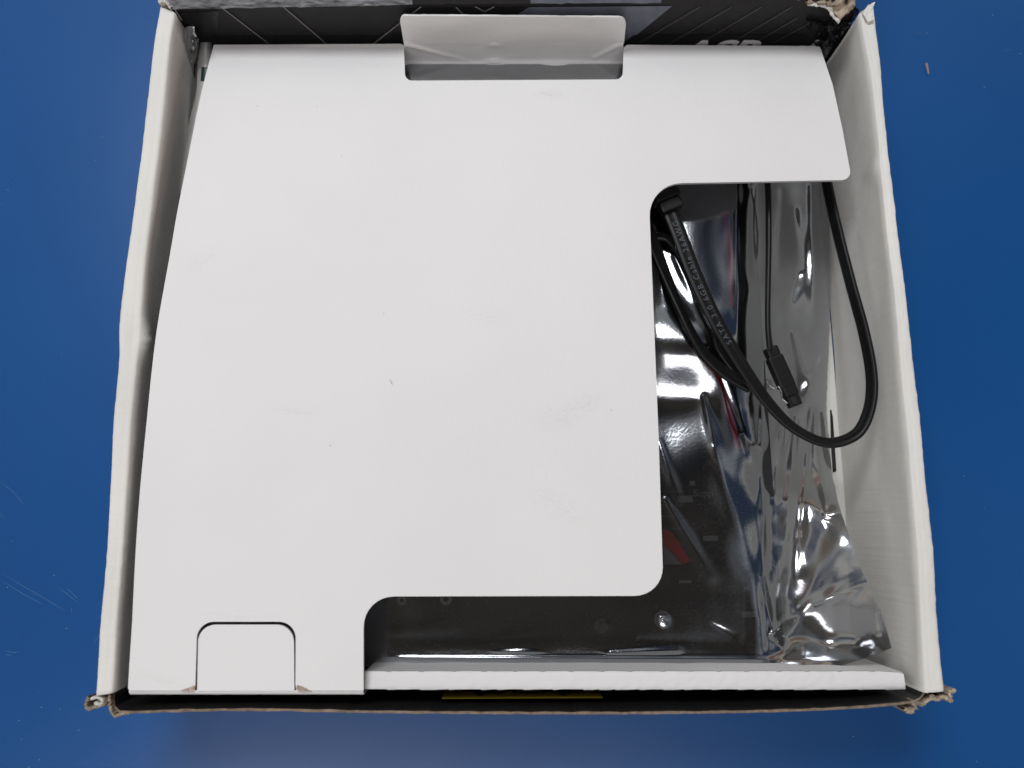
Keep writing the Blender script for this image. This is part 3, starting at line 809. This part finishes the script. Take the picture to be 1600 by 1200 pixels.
sheet('black_sliver', [(1299, 640), (1301.5, 652), (1304, 690), (1307, 736), (1303.5, 738), (1301, 700)], lambda a, b: .0145, [M_cavity, M_cavity], bag, step=6, thick=.0015)  # thin black strip along the right edge of the bag
# crumpled bag tip poking up in the far left corner
def tip():
    V = []; Fc = []; n, m_ = 26, 22
    for i in range(n):
        s = i / (n - 1)
        for j in range(m_):
            t = j / (m_ - 1)
            lx = 285 + 6 * max(0, s - .35) * 4 * .8; rx = 312 - 5 * s
            a = lx + (rx - lx) * t; b = 41 + s * 82 + (6 * (abs(t - .5) * 2) ** 2.5) * (1 - s)
            z = .050 - .022 * s + .004 * math.sin(t * math.pi) + .0032 * (abs(fbm(a * .06, b * .04, 3)) ) - .003 * (abs(t - .5) * 2) ** 4
            V.append(P(a, b, z))
    for i in range(n - 1):
        for j in range(m_ - 1):
            k = i * m_ + j; Fc.append((k, k + m_, k + m_ + 1, k + 1))
    return link('folded_tip', mesh('folded_tip', V, Fc), M_film, bag, True)
tip()
# ---------------------------------------------------------------- leaflet between tray and left wall
leaf = thing('leaflet', 'curled pale leaflet with dark green print between the insert and the left wall', 'leaflet', (-.125, .06, .01))
def leaflet():
    V = []; Fc = []; mi = []
    st = smooth_path([(313, 330, 66), (309, 336, 100), (307, 330, 140), (298, 318, 180), (288, 308, 230), (276, 300, 290), (266, 290, 330), (262, 284, 365)], 50)
    for i, (l, r, b) in enumerate(st):
        for j in range(10):
            t = j / 9
            a = l + (r - l) * t
            z = .036 + .004 * math.sin(t * 2.6) - .004 * t - .003 * (i / 49) + .0006 * nz(i * .2, t * 3)
            V.append(P(a, b, z))
    for i in range(49):
        for j in range(9):
            k = i * 10 + j
            b = st[i][2]
            g = (b > 300) or (100 < b < 116 and j > 1) or (116 <= b < 150 and 3 < j < 6)
            Fc.append((k, k + 10, k + 11, k + 1)); mi.append(1 if g else 0)
    return link('page', mesh('page', V, Fc, mi), [M_paper, M_green], leaf, True)
leaflet()

# ---------------------------------------------------------------- cables
def resample(p, n):
    s = np.r_[0, np.cumsum(np.linalg.norm(np.diff(p[:, :3], axis=0), axis=1))]
    t = np.linspace(0, s[-1], n)
    return np.stack([np.interp(t, s, p[:, k]) for k in range(p.shape[1])], 1), s[-1]
def frames(p):
    out = []
    for i in range(len(p)):
        t = p[min(i + 1, len(p) - 1), :3] - p[max(i - 1, 0), :3]; t /= np.linalg.norm(t)
        s = np.cross(t, (0, 0, 1)); s /= np.linalg.norm(s); u = np.cross(s, t)
        a = math.radians(p[i, 3]); s2 = s * math.cos(a) + u * math.sin(a); u2 = -s * math.sin(a) + u * math.cos(a)
        out.append((t, s2, u2))
    return out
def cable(name, pts, hw, ht, parent, n=150, groove=.38, slim=1.0):
    """pts: (px, py, z, twist degrees)"""
    w = np.array([[*P(a, b, z), tw] for a, b, z, tw in pts])
    seg = smooth_path(w, n * 2)
    p, L = resample(seg, n); fr = frames(p)
    K = 28; V = []; Fc = []
    for i in range(n):
        t, s, u = fr[i]
        for k in range(K):
            an = 2 * math.pi * k / K; cx, sx = math.cos(an), math.sin(an)
            x = math.copysign(abs(cx) ** .75, cx); y = math.copysign(abs(sx) ** .6, sx)
            y *= 1 - groove * math.exp(-(x / .20) ** 2)
            V.append(p[i, :3] + s * x * hw * (1 + (slim - 1) * min(1, max(0, (i / n - .18) / .22))) + u * y * ht)
    for i in range(n - 1):
        for k in range(K):
            Fc.append((i * K + k, i * K + (k + 1) % K, (i + 1) * K + (k + 1) % K, (i + 1) * K + k))
    Fc.append(tuple(range(K))[::-1]); Fc.append(tuple((n - 1) * K + k for k in range(K)))
    o = link(name, mesh(name, V, Fc), M_rubber, parent, True)
    return o, p, fr, L
c1 = thing('data_cable', 'flat black lettered data cable looping round against the right wall', 'cable', tuple(P(1240, 600, .036)))
_, p, fr, L = cable('cord', [(1020, 285, .040, 0), (1048, 335, .0415, 0), (1085, 430, .042, 2), (1120, 505, .0425, 5), (1165, 580, .0425, 10), (1205, 635, .0420, 20), (1245, 672, .0415, 34), (1295, 692, .041, 42), (1338, 678, .042, 50),
                             (1358, 640, .043, 58), (1362, 590, .043, 64), (1350, 520, .042, 68), (1331, 450, .041, 70), (1313, 380, .039, 70), (1299, 320, .036, 70), (1289, 270, .034, 70), (1282, 230, .033, 70)], .0031, .0011, c1, 220, slim=.76)
# printed words run up the cord from its lower part
sarc = np.r_[0, np.cumsum(np.linalg.norm(np.diff(p[:, :3], axis=0), axis=1))]
dpx = [np.linalg.norm(q[:3] - P(1147, 534, .0425)) for q in p]; s_start = sarc[int(np.argmin(dpx))]
def oncord(x, y):
    s = s_start - x; s = max(0.0, s)
    q = np.array([np.interp(s, sarc, p[:, k]) for k in range(3)]); i = int(np.clip(np.searchsorted(sarc, s), 0, len(p) - 1))
    t, sd, u = fr[i]
    return q + sd * (-y) * -1 * -1 + u * .00113 if False else q - sd * (-(y - .0010)) * 1.0 + u * .00113
text_on('cord_lettering', 'SATA 3.0 6GB Cable 26AWG', .0031, oncord, M_cabletext, c1, space=1.40)
# latched plug at the upper end, half under the insert
def fdir(a, b, z): d = P(b[0], b[1], z) - P(a[0], a[1], z); return d / np.linalg.norm(d)
t1 = fdir((1062, 350), (1030, 285), .042); s1 = np.cross((0, 0, 1), t1)
obox('strain_relief', P(1047, 322, .042), t1, s1, (0, 0, 1), .0045, .0088, .0050, M_plug, c1, .0006)
obox('plug_body', P(1034, 296, .0415), t1, s1, (0, 0, 1), .0105, .0105, .0062, M_plug, c1, .0006)
obox('plug_ridge', P(1031, 290, .0448), t1, s1, (0, 0, 1), .0070, .0050, .0012, M_plug, c1, .0004)

c2 = thing('thin_data_cable', 'thin black cable ending in a straight black plug with a steel clip on the bag', 'cable', tuple(P(1215, 560, .03)))
cable('cord', [(1196, 240, .034, 78), (1200, 300, .034, 78), (1201, 380, .034, 76), (1200, 450, .034, 74), (1200, 510, .034, 70), (1204, 550, .034, 60)], .0030, .0011, c2, 90)
t2 = fdir((1202, 545), (1240, 632), .034); s2 = np.cross((0, 0, 1), t2); u2 = np.array((0, 0, 1.0))
obox('strain_relief', P(1206, 551, .034), t2, s2, u2, .0042, .0048, .0046, M_plug, c2, .0006)
obox('plug_body', P(1219, 581, .034), t2, s2, u2, .0125, .0060, .0046, M_plug, c2, .0006)
obox('plug_head', P(1231, 607, .0338), t2, s2, u2, .0062, .0053, .0044, M_plug, c2, .0005)
obox('plug_tongue', P(1239, 626, .0335), t2, s2, u2, .0046, .0048, .0038, M_plug, c2, .0004)
obox('socket', P(1240.5, 626, .0355), t2, s2, u2, .0030, .0022, .0006, M_cavity, c2, .0001)
clip = smooth_path([P(a, b, .0362) for a, b in ((1198, 592), (1201, 600), (1209, 607), (1216, 604), (1221, 612), (1222, 622), (1230, 630))], 30)
v = []; f = []
for i in range(30):
    t = clip[min(i + 1, 29)] - clip[max(i - 1, 0)]; t /= np.linalg.norm(t); s = np.cross(t, (0, 0, 1))
    for k in range(6):
        an = k * math.pi / 3; v.append(clip[i] + s * math.cos(an) * .00028 + np.array((0, 0, 1)) * math.sin(an) * .00045)
    if i:
        for k in range(6): f.append(((i - 1) * 6 + k, (i - 1) * 6 + (k + 1) % 6, i * 6 + (k + 1) % 6, i * 6 + k))
link('steel_clip', mesh('steel_clip', v, f), M_steel, c2, True)

c3 = thing('folded_data_cable', 'black cable bent in a tight fold beneath the lettered cable', 'cable', tuple(P(1080, 480, .03)))
cable('cord', [(1000, 330, .0345, 10), (1018, 375, .0355, 20), (1036, 420, .036, 35), (1062, 482, .0385, 50), (1095, 545, .0400, 40), (1130, 580, .0390, 30), (1172, 604, .0375, 20)], .0030, .0012, c3, 90)
cable('cord', [(1005, 372, .0335, 30), (1040, 372, .0345, 35), (1062, 400, .0345, 45), (1092, 470, .0375, 55), (1118, 520, .0385, 40), (1126, 545, .0385, 20), (1160, 590, .037, 0)], .0022, .0010, c3, 90)
